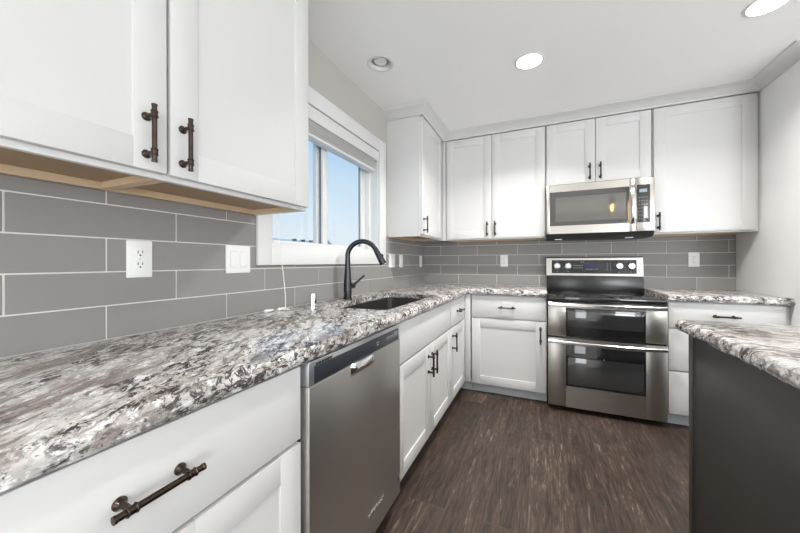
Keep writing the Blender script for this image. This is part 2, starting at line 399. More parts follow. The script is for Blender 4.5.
m = MB(); m.box(5.48, 5.6, -7.1, -6.4, 0, CEIL); m.box(5.48, 5.6, -1.4, 0, 0, CEIL); m.box(5.48, 5.6, -6.4, -1.4, 0, .3); m.box(5.48, 5.6, -6.4, -1.4, 2.25, CEIL)  # wide unseen opening added here to let fill light in
struct(m.build('wall_dining', M['wallw']))
m = MB(); m.box(-.14, .2, -7.1, -6.98, 0, CEIL); m.box(.2, 1.12, -7.1, -6.98, 2.12, CEIL); m.box(1.12, 3.6, -7.1, -6.98, 0, CEIL); m.box(5.4, 5.6, -7.1, -6.98, 0, CEIL); m.box(3.6, 5.4, -7.1, -6.98, 2.3, CEIL); m.box(3.6, 5.4, -7.1, -6.98, 0, .15)  # two unseen openings added in the rear wall for the fill lights
struct(m.build('wall_rear', M['wallw']))

# window
win = bpy.data.objects.new('window_1', None); COL.objects.link(win); struct(win); win.location = (0, (WY0+WY1)/2, WZ0)
m = MB(); c0, c1 = .001, .020
m.box(c0, c1, WY0-.083, WY0, WZ0-.085, WZ1+.097, .002); m.box(c0, c1, WY1, WY1+.103, WZ0-.085, WZ1+.097, .002)
m.box(c0, c1, WY0, WY1, WZ1, WZ1+.097, .002); m.box(c0, c1, WY0, WY1, WZ0-.085, WZ0, .002)
m.build('casing', M['trim'], win)
m = MB(); j = .012
m.box(-.13, .0, WY0, WY0+j, WZ0, WZ1); m.box(-.13, .0, WY1-j, WY1, WZ0, WZ1); m.box(-.13, .0, WY0+j, WY1-j, WZ0, WZ0+j); m.box(-.13, .0, WY0+j, WY1-j, WZ1-j, WZ1)
m.build('jamb', M['trim'], win)
a0, a1, b0, b1 = WY0+j, WY1-j, WZ0+j, WZ1-j
m = MB(); f = .030
m.box(-.135, -.062, a0, a0+f, b0, b1, .003); m.box(-.135, -.062, a1-f, a1, b0, b1, .003); m.box(-.135, -.062, a0+f, a1-f, b0, b0+.018, .003); m.box(-.135, -.062, a0+f, a1-f, b1-f, b1, .003)
m.build('frame', M['trim'], win)
def sash(y0, y1, x0, x1, zb, name, st=.050):
    z0, z1 = b0+.018, b1-f
    m = MB(); m.box(x0, x1, y0, y0+st, z0, z1, .004); m.box(x0, x1, y1-st, y1, z0, z1, .004); m.box(x0, x1, y0+st, y1-st, z0, z0+zb, .004); m.box(x0, x1, y0+st, y1-st, z1-st, z1, .004)
    s = m.build(name, M['trim'], win)
    m = MB(); xm = (x0+x1)/2; m.box(xm-.002, xm+.002, y0+st-.004, y1-st+.004, z0+zb-.004, z1-st+.004); m.build('pane', M['pane'], s, 'clear glass')
    m = MB(); g = .004
    m.box(x0+.004, xm-.003, y0+st, y0+st+g, z0+zb, z1-st); m.box(x0+.004, xm-.003, y1-st-g, y1-st, z0+zb, z1-st)
    m.build('gasket', M['ventm'], s)
    return s
ymid = -1.750
sash(a0+f+.001, ymid+.030, -.096, -.068, .018, 'sliding_sash', .050)
sash(ymid-.045, a1-f-.001, -.130, -.100, .022, 'fixed_sash', .055)
m = MB(); m.box(-.096, -.090, ymid+.031, ymid+.038, b0+.018, b1-f); m.build('interlock_seal', M['ventm'], win)

# crown moulding
def sweep(name, pathf, prof, matl, parent=None):
    m = MB(); rings = []
    for d, z in prof: rings.append([m.bm.verts.new((*p, z)) for p in pathf(d)])
    for A, B in zip(rings, rings[1:]):
        for i in range(len(A)-1): m.bm.faces.new((A[i], A[i+1], B[i+1], B[i]))
    m.bm.faces.new([r[0] for r in rings][::-1]); m.bm.faces.new([r[-1] for r in rings])
    m._mark(0); return m.build(name, matl, parent)
UF = .325       # front plane of the wall-cabinet doors
CP = [(-.012, 2.401), (.007, 2.401), (.010, 2.404), (.010, 2.411), (.013, 2.414), (.074, 2.454), (.080, 2.456), (.086, 2.4648), (-.012, 2.4648)]
struct(sweep('trim_1', lambda d: [(0.001, -.972-d), (UF+d, -.972-d), (UF+d, -UF-d), (RW-d, -UF-d), (RW-d, -.75-d), (RW+.12, -.75-d)], CP, M['cab']))
struct(sweep('trim_2', lambda d: [(0.001, -2.375+d), (UF+d, -2.375+d), (UF+d, -3.7)], CP, M['cab']))

# ------------------------------------------------------------------ tiled backsplashes
V, H, ZG = 0.104, 0.407, 1.3517
g2 = .0021
def tiles(m, rects, joint_even, fac):
    """rects in (u0,u1,z0,z1); joint_even: a joint position of the even rows; fac(u0,u1,z0,z1) adds a tile"""
    for (u0, u1, z0, z1) in rects:
        for k in range(-1, 5):
            zt, zb = min(z1, ZG-k*V-g2), max(z0, ZG-(k+1)*V+g2)
            if zt-zb < .004: continue
            off = joint_even if k % 2 == 0 else joint_even+H/2
            n0 = math.floor((u0-off)/H)
            x = off+n0*H
            while x < u1:
                s, e = max(u0, x+g2), min(u1, x+H-g2)
                if e-s > .004: fac(s, e, zb, zt)
                x += H
m = MB(); m.mi = 1
m.box(.0005, .006, -3.62, -2.367, ZC+.001, 1.392); m.box(.0005, .006, -2.367, -1.031, ZC+.001, 1.157); m.box(.0005, .006, -1.031, -.0105, ZC+.001, 1.400)
m.mi = 0
tiles(m, [(-3.62, -2.367, 1.1437+.0005, 1.392), (-2.367, -1.031, 1.1437+.0005, 1.157), (-1.031, -.0105, 1.1437+.0005, 1.400), (-3.62, -.0105, ZC+.001, 1.1437)], -.2779,
      lambda u0, u1, z0, z1: m.box(.002, .0085, u0, u1, z0, z1, .0012, 1))
tag(m.build('tile_backsplash', [M['tile'], M['grout']]), 'grey running-bond tile backsplash with white grout under the window', 'backsplash')
m = MB(); m.mi = 1; m.box(.0, RW-.001, -.006, -.0005, ZC+.001, 1.403); m.mi = 0
tiles(m, [(.0085, RW-.001, ZC+.001, 1.403)], .1957, lambda u0, u1, z0, z1: m.box(u0, u1, -.0085, -.002, z0, z1, .0012, 1))
tag(m.build('tile_backsplash', [M['tile'], M['grout']]), 'grey running-bond tile backsplash behind the stainless range', 'backsplash')

# ------------------------------------------------------------------ granite tops
def top(name, path, rough, holes, z0, z1, matl, label, seed):
    """path: CCW corner list; rough[i]: edge i -> i+1 is a chiselled edge; holes: point loops"""
    pts = []; n = len(path)
    for i in range(n):
        a = Vector(path[i]); b = Vector(path[(i+1) % n]); L = (b-a).length
        k = max(1, int(L/.014)) if rough[i] else 1
        nr = Vector(((b-a).y, -(b-a).x)).normalized()
        for q in range(k):
            p = a+(b-a)*q/k
            nn = nr; rg = rough[i]
            if q == 0:
                c = Vector(path[i-1]); pr_ = Vector(((a-c).y, -(a-c).x)).normalized()
                if rough[i] and rough[i-1]: nn = nr+pr_
                elif rough[i-1] and not rough[i]: nn = pr_; rg = name != 'x'
            pts.append((p, nn, rg))
    T = z1-z0
    prof_r = [(-.013, 1.0), (-.006, .93), (-.001, .80), (.001, .60), (.002, .42), (.0, .22), (-.003, .08), (-.007, 0.0)]
    prof_s = [(0, 1.0)]+[(0, v) for _, v in prof_r[1:-1]]+[(0, 0.0)]
    bm = bmesh.new(); rings = []
    for k in range(len(prof_r)):
        ring = []
        for p, nn, rg in pts:
            d, h = (prof_r if rg else prof_s)[k]
            j = 0; jz = 0
            if rg:
                amp = (.0035 if 0 < k < len(prof_r)-1 else .002)
                q = Vector((p.x*38+seed, p.y*38, k*.9))
                j = noise.noise(q)*amp*1.6+noise.noise(q*3.1)*amp*.8
                if 0 < k < len(prof_r)-1: jz = noise.noise(q+Vector((9, 3, 1)))*.003
            ring.append(bm.verts.new((p.x+nn.x*(d+j), p.y+nn.y*(d+j), z0+T*h+jz)))
        rings.append(ring)
    N = len(pts)
    for A, B in zip(rings, rings[1:]):
        for i in range(N): bm.faces.new((A[i], B[i], B[(i+1) % N], A[(i+1) % N]))
    hl = []
    for loop in holes:
        t = [bm.verts.new((x, y, z1)) for x, y in loop]; bt = [bm.verts.new((x, y, z1-.030)) for x, y in loop]
        for i in range(len(t)): bm.faces.new((t[i], bt[i], bt[(i+1) % len(t)], t[(i+1) % len(t)]))
        hl.append((t, bt))
    for ring, which in ((rings[0], 0), (rings[-1], 1)):
        ed = []
        for lp in [ring]+[h[which] for h in hl]:
            for i in range(len(lp)):
                ed.append(bm.edges.get((lp[i], lp[(i+1) % len(lp)])))
        bmesh.ops.triangle_fill(bm, use_beauty=True, use_dissolve=False, edges=ed)
    m = MB(); m.merge(bm)
    o = m.build(name, matl); tag(o, label, 'countertop'); return o

def rrect(x0, x1, y0, y1, r, n=5):
    p = []
    for cx, cy, a0 in ((x1-r, y1-r, 0), (x0+r, y1-r, PI/2), (x0+r, y0+r, PI), (x1-r, y0+r, 1.5*PI)):
        for i in range(n+1): a = a0+PI/2*i/n; p.append((cx+r*math.cos(a), cy+r*math.sin(a)))
    return p
SX0, SX1, SY0, SY1 = .150, .530, -2.050, -1.262
sink_hole = rrect(SX0, SX1, SY0, SY1, .045)
CF = .630
top('countertop', [(.0095, -3.62), (CF, -3.62), (CF, -CF), (1.273, -CF), (1.273, -.0095), (.0095, -.0095)], [0, 1, 1, 0, 0, 0], [sink_hole], .889, ZC, M['granite'],
    'long L-shaped speckled granite countertop around the sink', 3.0)
top('countertop', [(2.048, -.663), (RW-.0005, -.663), (RW-.0005, -.0095), (2.048, -.0095)], [1, 0, 0, 0], [], .896, .941, M['granite'],
    'short speckled granite countertop right of the range', 11.0)
top('countertop', [(1.752, -3.75), (2.95, -3.75), (2.95, -1.755), (1.752, -1.755)], [1, 1, 1, 1], [], .886, .930, M['granitei'],
    'granite island top with chiselled edge over dark panels', 21.0)

# ------------------------------------------------------------------ base cabinets
BF = .605       # door front plane of base cabinets
def base_body(face, u0, u1, root, wall=.012, z1=.886, open_top=False):
    m = MB(); D = BF-TH-.001-wall
    F = BF if face == 'x' else -BF
    if open_top:
        fbox(m, face, F, u0, u0+.018, -D-TH, -TH-.001, .10, z1); fbox(m, face, F, u1-.018, u1, -D-TH, -TH-.001, .10, z1)
        fbox(m, face, F, u0+.018, u1-.018, -D-TH, -TH-.001, .10, .12); fbox(m, face, F, u0+.018, u1-.018, -D-TH, -D-TH+.008, .12, z1)
        fbox(m, face, F, u0+.018, u1-.018, -TH-.02, -TH-.001, .12, z1)
    else: fbox(m, face, F, u0, u1, -D-TH, -TH-.001, .10, z1, .001)
    m.build('body', M['cab'], root)
    m = MB(); fbox(m, face, F, u0, u1, -.090, -.078, .001, .0995); m.build('toe_kick', M['toe'], root, 'grey toe kick board')

r = thing('base_cabinet', 'white base cabinet left of the dishwasher with wide top drawer', 'cabinet', (BF, -3.115, 0))
base_body('x', -3.497, -2.737, r)
d = slab('drawer', 'x', BF, -3.492, -2.742, .672, .877, r); handle(d, 'x', BF, -3.117, .782, True)
d = shaker('door', 'x', BF, -3.492, -3.119, .108, .661, r); handle(d, 'x', BF, -3.152, .56)
d = shaker('door', 'x', BF, -3.115, -2.742, .108, .661, r); handle(d, 'x', BF, -3.082, .56)

r = thing('sink_cabinet', 'white sink cabinet with false front and paired doors beside dishwasher', 'cabinet', (BF, -1.60, 0))
base_body('x', -2.086, -1.112, r, open_top=True)
slab('false_front', 'x', BF, -2.080, -1.117, .677, .877, r)
d = shaker('door', 'x', BF, -2.080, -1.601, .108, .666, r); handle(d, 'x', BF, -1.634, .555)
d = shaker('door', 'x', BF, -1.597, -1.117, .108, .666, r); handle(d, 'x', BF, -1.564, .555)

r = thing('base_cabinet', 'narrow white base cabinet between sink cabinet and inside corner', 'cabinet', (BF, -.87, 0))
base_body('x', -1.110, -.630, r)
d = slab('drawer', 'x', BF, -1.105, -.640, .677, .877, r); handle(d, 'x', BF, -.872, .777, True)
d = shaker('door', 'x', BF, -1.105, -.640, .108, .666, r); handle(d, 'x', BF, -1.065, .56)

r = thing('corner_filler', 'plain white corner filler where the two base runs meet', 'filler', (BF, -BF, 0))
m = MB(); m.box(BF-TH-.06, BF-.004, -.629, -.612, .10, .886, .001); m.box(BF-.0015, .651, -.612, -.600, .10, .886, .001); m.build('filler_strip', M['cab'], r)
m = MB(); m.box(BF-.09, .651, -.530, -.519, .001, .0995); m.build('toe_kick', M['toe'], r, 'grey toe kick board')

r = thing('base_cabinet', 'white base cabinet with one drawer and door left of the range', 'cabinet', (.96, -BF, 0))
base_body('y', .653, 1.273, r)
d = slab('drawer', 'y', -BF, .662, 1.266, .688, .877, r); handle(d, 'y', -BF, .963, .782, True)
d = shaker('door', 'y', -BF, .662, 1.266, .095, .677, r); handle(d, 'y', -BF, 1.226, .570)

r = thing('base_cabinet', 'white three-drawer base cabinet right of the range', 'cabinet', (2.36, -.64, 0))
BR = .640
m = MB(); m.box(2.050, RW-.002, -BR+TH+.001, -.012, .10, .895, .001); m.build('body', M['cab'], r)
m = MB(); m.box(2.050, RW-.002, -BR+.078, -BR+.090, .001, .0995); m.build('toe_kick', M['toe'], r, 'grey toe kick board')
for z0, z1, hz in ((.709, .887, .803), (.408, .699, .63), (.100, .398, .32)):
    d = slab('drawer', 'y', -BR, 2.056, 2.652, z0, z1, r); handle(d, 'y', -BR, 2.354, hz, True)

# ------------------------------------------------------------------ island
r = thing('kitchen_island', 'dark charcoal island base with plain side panel under granite', 'island', (2.3, -2.7, 0))
m = MB(); m.box(1.795, 2.90, -3.70, -1.800, .0, .885, .0015); m.build('body', M['island'], r)
m = MB(); m.box(1.788, 1.830, -1.7995, -1.775, .06, .885, .002); m.box(1.8305, 2.88, -1.7995, -1.780, .10, .885, .002); m.build('face_frame', M['islandd'], r)
m = MB(); m.cyl((1.7955, -1.905, .775), (1.7945, -1.905, .775), .004); m.cyl((1.7955, -1.885, .79), (1.7945, -1.885, .79), .003); m.build('screw_cap', M['islandd'], r)

# ------------------------------------------------------------------ wall cabinets
UB, UT = 1.392, 2.400
def upper(name, label, face, u0, u1, doors, handles, zb=UB, zt=UT, stile=None, depth=UF, parts=(), frame_bottom=True, rail_label=None):
    F = UF if face == 'x' else -UF
    mid = (u0+u1)/2
    loc = fpt(face, F, mid, 0, zb)
    r = thing(name, label, 'cabinet', loc)
    D = UF-.002; fb = -TH-.0008
    m = MB()
    fbox(m, face, F, u0, u1, -D, -D+.008, zb+.022, zt)                                # back
    fbox(m, face, F, u0, u0+.016, -D+.008, fb-.018, zb, zt); fbox(m, face, F, u1-.016, u1, -D+.008, fb-.018, zb, zt)
    fbox(m, face, F, u0+.016, u1-.016, -D+.008, fb-.018, zt-.018, zt)
    fbox(m, face, F, u0+.016, u1-.016, -D+.008, fb-.018, zb+.04, zb+.046)
    m.build('body', M['cab'], r)
    m = MB()                                                                          # face frame
    fbox(m, face, F, u0, u0+.038, fb-.018, fb, zb, zt, .001); fbox(m, face, F, u1-.038, u1, fb-.018, fb, zb, zt, .001)
    fbox(m, face, F, u0+.038, u1-.038, fb-.018, fb, zb, zb+.038, .001); fbox(m, face, F, u0+.038, u1-.038, fb-.018, fb, zt-.04, zt, .001)
    if len(doors) > 1:
        c = (doors[0][1]+doors[1][0])/2; fbox(m, face, F, c-.03, c+.03, fb-.018, fb, zb+.038, zt-.04, .001)
    m.build('face_frame', M['cab'], r)
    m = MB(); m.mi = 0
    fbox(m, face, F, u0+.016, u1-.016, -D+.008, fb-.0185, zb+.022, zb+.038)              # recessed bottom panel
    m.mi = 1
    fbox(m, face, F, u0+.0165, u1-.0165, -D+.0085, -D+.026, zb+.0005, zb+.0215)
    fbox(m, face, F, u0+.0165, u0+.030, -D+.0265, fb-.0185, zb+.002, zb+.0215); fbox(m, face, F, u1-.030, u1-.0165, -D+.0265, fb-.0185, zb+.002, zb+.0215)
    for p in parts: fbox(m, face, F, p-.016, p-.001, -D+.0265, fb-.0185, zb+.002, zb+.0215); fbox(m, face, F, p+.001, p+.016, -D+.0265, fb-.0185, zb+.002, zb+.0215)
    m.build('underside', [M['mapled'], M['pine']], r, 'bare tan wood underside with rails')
    for (a, b), hh in zip(doors, handles):
        d = shaker('door', face, F, a, b, zb+.014, zt-.006, r)
        if hh is not None: handle(d, face, F, hh, zb+.099)
    return r
upper('wall_cabinet', 'large white wall cabinet left of the window with two doors', 'x', -3.525, -2.3665, [(-3.508, -2.932), (-2.923, -2.374)], [-2.980, -2.892], parts=(-2.928,))
upper('wall_cabinet', 'white corner wall cabinet beside the window with single door', 'x', -.970, -.372, [(-.962, -.402)], [-.932])
r = upper('wall_cabinet', 'tall white two-door wall cabinet left of the microwave', 'y', .345, 1.268, [(.352, .797), (.802, 1.262)], [.757, .831])
r = upper('wall_cabinet', 'short white two-door wall cabinet directly above the microwave', 'y', 1.271, 2.047, [(1.280, 1.653), (1.658, 2.040)], [1.612, 1.690], zb=1.842)
r = upper('wall_cabinet', 'white single-door wall cabinet right of the microwave', 'y', 2.050, 2.664, [(2.058, 2.656)], [2.086])
m = MB(); m.box(.306, .343, -.320, -.300, UB, UT, .001); m.box(.285, .304, -.370, -.322, UB, UT, .001); tag(m.build('corner_filler', M['cab']), 'narrow white filler strip between the two corner wall cabinets', 'filler')
m = MB(); m.box(2.6655, RW-.001, -.302, -.285, UB, UT, .001); tag(m.build('wall_filler', M['cab']), 'thin white filler strip between right wall cabinet and white wall', 'filler')

# ------------------------------------------------------------------ dishwasher
r = thing('dishwasher', 'stainless dishwasher with dark control strip left of sink cabinet', 'dishwasher', (.6, -2.41, 0))
DX = .624; Y0, Y1 = -2.728, -2.093
m = MB(); m.box(.05, .585, Y0+.006, Y1-.006, .09, .884); m.build('tub', M['blackp'], r)
m = MB(); m.box(.587, DX, Y0, Y1, .095, .812, .003); m.build('door_panel', M['steely'], r, 'brushed stainless door panel')
m = MB(); m.box(.587, DX-.001, Y0, Y1, .8125, .8845, .003); con = m.build('control_panel', M['silver'], r, 'silver-framed control fascia')
m = MB(); m.box(DX-.003, DX+.0006, Y0+.022, Y1-.02, .8165, .868, .001); m.build('control_strip', M['navyp'], con, 'dark slate control strip')
for k in range(6):
    m = MB(); m.box(DX-.003, DX+.0012, Y0+.03+k*.0135, Y0+.0395+k*.0135, .8695, .8765); m.build('vent_slot', M['blackp'], con)
for y0_, y1_, z0_, z1_ in [(-2.235+k*.0125, -2.228+k*.0125, .846, .849) for k in range(9)]+[(-2.232+k*.0125, -2.228+k*.0125, .838, .841) for k in range(9)]+[(-2.325, -2.305, .846, .849), (-2.322, -2.308, .836, .840), (-2.16, -2.125, .853, .8555)]:
    m = MB(); m.box(DX, DX+.0011, y0_, y1_, z0_, z1_); m.build('button_mark', M['mark'], con)
m = MB()   # scooped pull under the strip
N = 16; rows = []
for i in range(N+1):
    t = i/N; y = -2.515+.165*t; s = math.sin(PI*t)**.35
    rows.append([(DX+.0005, y, .8165), (DX+.012*s+.001, y, .812), (DX+.020*s+.001, y, .800), (DX+.017*s+.001, y, .786), (DX+.008*s+.001, y, .776), (DX+.0005, y, .773)])
vv = [[m.bm.verts.new(p) for p in rr] for rr in rows]
for A, B in zip(vv, vv[1:]):
    for k in range(5): m.bm.faces.new((A[k], A[k+1], B[k+1], B[k]))
m.bm.faces.new(vv[0]); m.bm.faces.new(vv[-1][::-1]); m._mark(0)
m.build('pocket_handle', M['steelb'], r, 'polished scooped pocket handle')
m = MB(); m.box(.53, .545, Y0+.004, Y1-.004, .003, .088); m.build('toe_kick', M['blackp'], r, 'black toe kick')
Rx = (PI/2, 0, PI/2)
text('Whirlpool', .030, (DX+.0005, -2.335, .192), Rx, M['steelb'], 'brand_badge', r, shear=.3, label='small raised script logo')
m = MB()
for k in range(3): m.box(DX, DX+.0009, -2.122+k*.006, -2.118+k*.006, .165-k*.006, .190-k*.010)
m.build('reflection_mark', M['steelb'], r, 'small pale reflection mark near the lower corner')  # pale strips imitate a stray reflection on the steel door

# ------------------------------------------------------------------ sink, faucet and things on the counter
r = thing('kitchen_sink', 'dark composite undermount sink cut into the granite', 'sink', ((SX0+SX1)/2, (SY0+SY1)/2, .70))
bm = bmesh.new(); rings = []
for g, z in ((.012, .9015), (-.003, .9015), (-.005, .885), (-.010, .73), (-.03, .705), (-.10, .70)):
    rings.append([bm.verts.new((x, y, z)) for x, y in rrect(SX0-g, SX1+g, SY0-g, SY1+g, max(.012, .045+g))])
for g, z in ((-.10, .690), (.0, .695), (.010, .73), (.0115, .870), (.012, .890)):
    rings.append([bm.verts.new((x, y, z)) for x, y in rrect(SX0-g, SX1+g, SY0-g, SY1+g, max(.012, .045+g))])
rings.append(rings[0]); n = len(rings[0])
for A, B in zip(rings, rings[1:]):
    for i in range(n): bm.faces.new((A[i], A[(i+1) % n], B[(i+1) % n], B[i]))
bm.faces.new(rings[5]); bm.faces.new(rings[6][::-1])
m = MB(); m.merge(bm); m.build('basin', M['sink'], r)
m = MB(); m.lathe(((SX0+SX1)/2, (SY0+SY1)/2, .7005), [(.0, .001), (.035, .001), (.042, .003), (.045, .0)], n=24); m.build('drain', M['chrome'], r, 'round metal drain')
m = MB(); m.box(SX0+.0075, SX0+.0100, -1.93, -1.905, .855, .868); m.build('sticker', M['plastic'], r, 'tiny white mark on the basin wall')

FX, FY = .078, -1.705
r = thing('kitchen_faucet', 'tall dark gooseneck faucet with side lever behind the sink', 'faucet', (FX, FY, ZC))
m = MB(); m.lathe((FX, FY, ZC+.0005), [(0, 0), (.0285, 0), (.0285, .004), (.0255, .008), (.0255, .09), (.0245, .12), (.0195, .18), (.0172, .215), (.0162, .25), (0, .25)], n=28); m.build('body', M['gun'], r)
dx, dy = .95, .31; Rr = .098; zt = ZC+.276
pts = [(FX, FY, ZC+.245), (FX, FY, ZC+.270)]
for i in range(0, 25):
    a = PI-PI*.86*i/24; q = Rr+Rr*math.cos(a)
    pts.append((FX+dx*q, FY+dy*q, zt+Rr*math.sin(a)))
m = MB(); m.tube(pts, .0158, n=18); m.build('spout', M['gun'], r)
e = Vector(pts[-1]); dv = (Vector(pts[-1])-Vector(pts[-2])).normalized()
m = MB(); m.lathe(e-dv*.004, [(.0, 0), (.0165, 0), (.018, .01), (.0195, .045), (.0225, .100), (.021, .106), (0, .106)], axis=dv, n=24)
hd = m.build('spray_head', M['gun'], r)
sd = (Vector((dx, dy, 0))-dv*Vector((dx, dy, 0)).dot(dv)).normalized(); q = e+dv*.05
m = MB(); m.lathe(q+sd*.015, [(0, 0), (.010, 0), (.010, .008), (.007, .011), (0, .011)], axis=sd, n=14); m.build('spray_button', M['matteb'], hd)
ld = Vector((.25, .97, 0)).normalized()
m = MB(); b = Vector((FX, FY, ZC+.085)); m.lathe(b+ld*.018, [(0, 0), (.0165, 0), (.0175, .02), (.0165, .036), (.012, .041), (0, .042)], axis=ld, n=20)
p0 = b+ld*.045; m.tube([p0, p0+ld*.018+Vector((0, 0, .010)), p0+ld*.105+Vector((0, 0, .062))], [.0075, .0080, .0070], n=12); m.build('lever_handle', M['matteb'], r, 'black side lever')

r = thing('air_gap_cap', 'small chrome cylinder cap on the granite left of the faucet', 'air gap', (.070, -2.040, ZC))
m = MB(); m.lathe((.070, -2.040, ZC+.0005), [(0, 0), (.0225, 0), (.0225, .004), (.0205, .006), (.0205, .060), (.0185, .067), (.0, .069)], n=24); m.build('cap', M['chrome'], r)
m = MB(); m.box(.0898, .0912, -2.045, -2.035, ZC+.018, ZC+.036); m.build('vent_slot', M['plasticd'], r)

# window blind with cord
r = thing('window_blind', 'white raised window blind stacked at the top of the window', 'blind', (.0, -1.71, WZ1))
y0, y1 = WY0+.014, WY1-.020
m = MB(); m.box(-.004, .016, y0, y1+.004, 2.000, 2.078, .003); m.build('valance', M['trim'], r)
m = MB(); m.box(-.050, -.006, y0+.004, y1-.004, 2.030, 2.070, .002); m.build('headrail', M['trim'], r)
m = MB()
for k in range(16): m.box(-.052, .006+.003*math.sin(k*2.1), y0+.012, y1-.052, 1.925+k*.0062, 1.9292+k*.0062, .001, 1)
m.build('slat_stack', M['blind'], r, 'pale grey stacked slats')
m = MB(); m.box(-.054, .010, y0+.010, y1-.050, 1.905, 1.922, .003); m.build('bottom_rail', M['trim'], r)
def spl(pts, n=6):
    P = [Vector(p) for p in pts]; P = [2*P[0]-P[1]]+P+[2*P[-1]-P[-2]]; o = []
    for i in range(1, len(P)-2):
        for k in range(n):
            t = k/n; o.append(.5*((2*P[i])+(P[i+1]-P[i-1])*t+(2*P[i-1]-5*P[i]+4*P[i+1]-P[i+2])*t*t+(3*P[i]-P[i-1]-3*P[i+1]+P[i+2])*t**3))
    return o+[P[-2]]
cp = spl([(.030, -2.262, 1.99), (.034, -2.264, 1.62), (.035, -2.261, 1.417), (.035, -2.251, 1.284), (.035, -2.235, 1.185), (.035, -2.215, 1.057), (.037, -2.210, .981), (.042, -2.216, ZC+.008), (.052, -2.215, ZC+.004), (.075, -2.222, ZC+.004), (.066, -2.262, ZC+.006)])
m = MB(); m.tube(cp, .0021, n=6); cd = m.build('lift_cord', M['cord'], r, 'thin white pull cord hanging to the counter')
def tassel(p, d):
    m = MB(); m.lathe(p, [(0, 0), (.004, .001), (.0052, .010), (.0072, .036), (.0078, .050), (.006, .055), (0, .056)], axis=d, n=14); m.build('tassel', M['plastic'], cd, 'white plastic tassel lying on the granite')
tassel((.050, -2.222, ZC+.0085), (.05, -1, 0)); tassel((.040, -2.292, ZC+.0085), (.02, -1, 0))

# ------------------------------------------------------------------ plates on the backsplash
PX = .0087
def plate_geo(face, u0, u1, z0, z1, root):
    F = PX if face == 'x' else -PX
    m = MB(); fbox(m, face, F, u0, u1, 0, .006, z0, z1, .003); return m.build('plate', M['plastic'], root)
def duplex(face, u, z, label, w=.074, h=.122):
    F = PX if face == 'x' else -PX
    r = thing('duplex_outlet', label, 'outlet', fpt(face, F, u, 0, z), 'duplex outlets on the tile')
    plate_geo(face, u-w/2, u+w/2, z-h/2, z+h/2, r)
    for s in (-1, 1):
        zc = z+s*.0195
        m = MB(); fbox(m, face, F, u-.0165, u+.0165, .004, .0078, zc-.0145, zc+.0145, .006); q = m.build('receptacle', M['plastic'], r)
        m = MB(); fbox(m, face, F, u-.0078, u-.0052, .007, .0083, zc-.001, zc+.0085); fbox(m, face, F, u+.0052, u+.0075, .007, .0083, zc+.0, zc+.0075)
        fbox(m, face, F, u-.0026, u+.0026, .007, .0083, zc-.0095, zc-.0045, .001); m.build('slots', M['plasticd'], q, 'dark plug slots')
    m = MB(); c = fpt(face, F, u, .006, z); m.cyl(c, fpt(face, F, u, .0068, z), .0030, n=12); m.build('screw', M['shadowline'], r)
def rocker(face, u, z, gangs, label, w=.116, h=.120):
    F = PX if face == 'x' else -PX
    r = thing('light_switch', label, 'switch', fpt(face, F, u, 0, z), 'rocker switches on the tile')
    plate_geo(face, u-w/2, u+w/2, z-h/2, z+h/2, r)
    for g in range(gangs):
        c = u+(g-(gangs-1)/2)*.046
        m = MB(); fbox(m, face, F, c-.0178, c+.0178, .0045, .0063, z-.0345, z+.0345); q = m.build('rocker_frame', M['shadowline'], r, 'thin grey seam around the rocker')
        m = MB(); fbox(m, face, F, c-.0165, c+.0165, .0050, .0085, z-.033, z+.033, .002); m.build('rocker', M['plastic'], q)
duplex('x', -2.838, 1.184, 'white duplex outlet under the large wall cabinet on left tile')
rocker('x', -2.464, 1.186, 2, 'white double rocker switch beside the window casing', w=.122)
rocker('x', -.895, 1.187, 2, 'wide white switch plate right of the window near the faucet', w=.124)
rocker('x', -.697, 1.185, 1, 'middle of three white plates under the corner wall cabinet', w=.080)
duplex('x', -.157, 1.182, 'white outlet on left tile closest to the inside corner')
duplex('y', .879, 1.187, 'white outlet on back tile left of the range')
duplex('y', 2.413, 1.191, 'white outlet on back tile right of the range')

# ------------------------------------------------------------------ range
RX0, RX1, RF = 1.281, 2.043, -.672
r = thing('range_oven', 'stainless double-oven electric range with black glass cooktop', 'range', (1.662, -.35, 0))
m = MB(); m.box(RX0, RX1, -.648, -.025, .041, .862, .002)
for x in (RX0+.04, RX1-.04):
    for y in (-.52, -.08): m.cyl((x, y, .001), (x, y, .041), .016)
m.build('body', M['blackm'], r, 'black enamel oven body on short feet')
m = MB(); m.box(RX0-.001, RX1+.001, -.676, -.115, .866, .904, .006); ct = m.build('cooktop', M['bglass'], r, 'black glass cooktop')
for x, y, q in ((1.47, -.50, .105), (1.86, -.50, .085), (1.47, -.25, .075), (1.86, -.25, .095)):
    m = MB(); m.lathe((x, y, .9041), [(q-.0025, 0), (q-.0025, .0004), (q, .0004), (q, 0)], n=48); m.build('burner_ring', M['burner'], ct, 'faint grey burner ring')
m = MB(); m.box(RX0, RX1, -.112, -.03, .862, 1.045, .004); m.build('backguard', M['blackm'], r, 'black lower backguard')
m = MB(); m.prism([(-.030, 1.046), (-.092, 1.046), (-.078, 1.208), (-.070, 1.214), (-.030, 1.214)], 'X', RX0-.002, RX1+.002); con = m.build('control_console', M['steel'], r, 'stainless control console')
m = MB(); m.box(RX0-.001, RX1+.001, -.068, -.032, 1.2142, 1.220, .002); m.build('console_cap', M['blackm'], r, 'black cap along the console top')
def cp_(x, z, o=0): 
    t = (z-1.046)/(1.208-1.046); return Vector((x, -.092+.014*t-o, z))
m = MB()
A = [cp_(1.325, 1.066, .0004), cp_(1.998, 1.066, .0004), cp_(1.998, 1.190, .0004), cp_(1.325, 1.190, .0004)]
B = [p-Vector((0, .0022, 0)) for p in A]
vs = [m.bm.verts.new(p) for p in A+B]
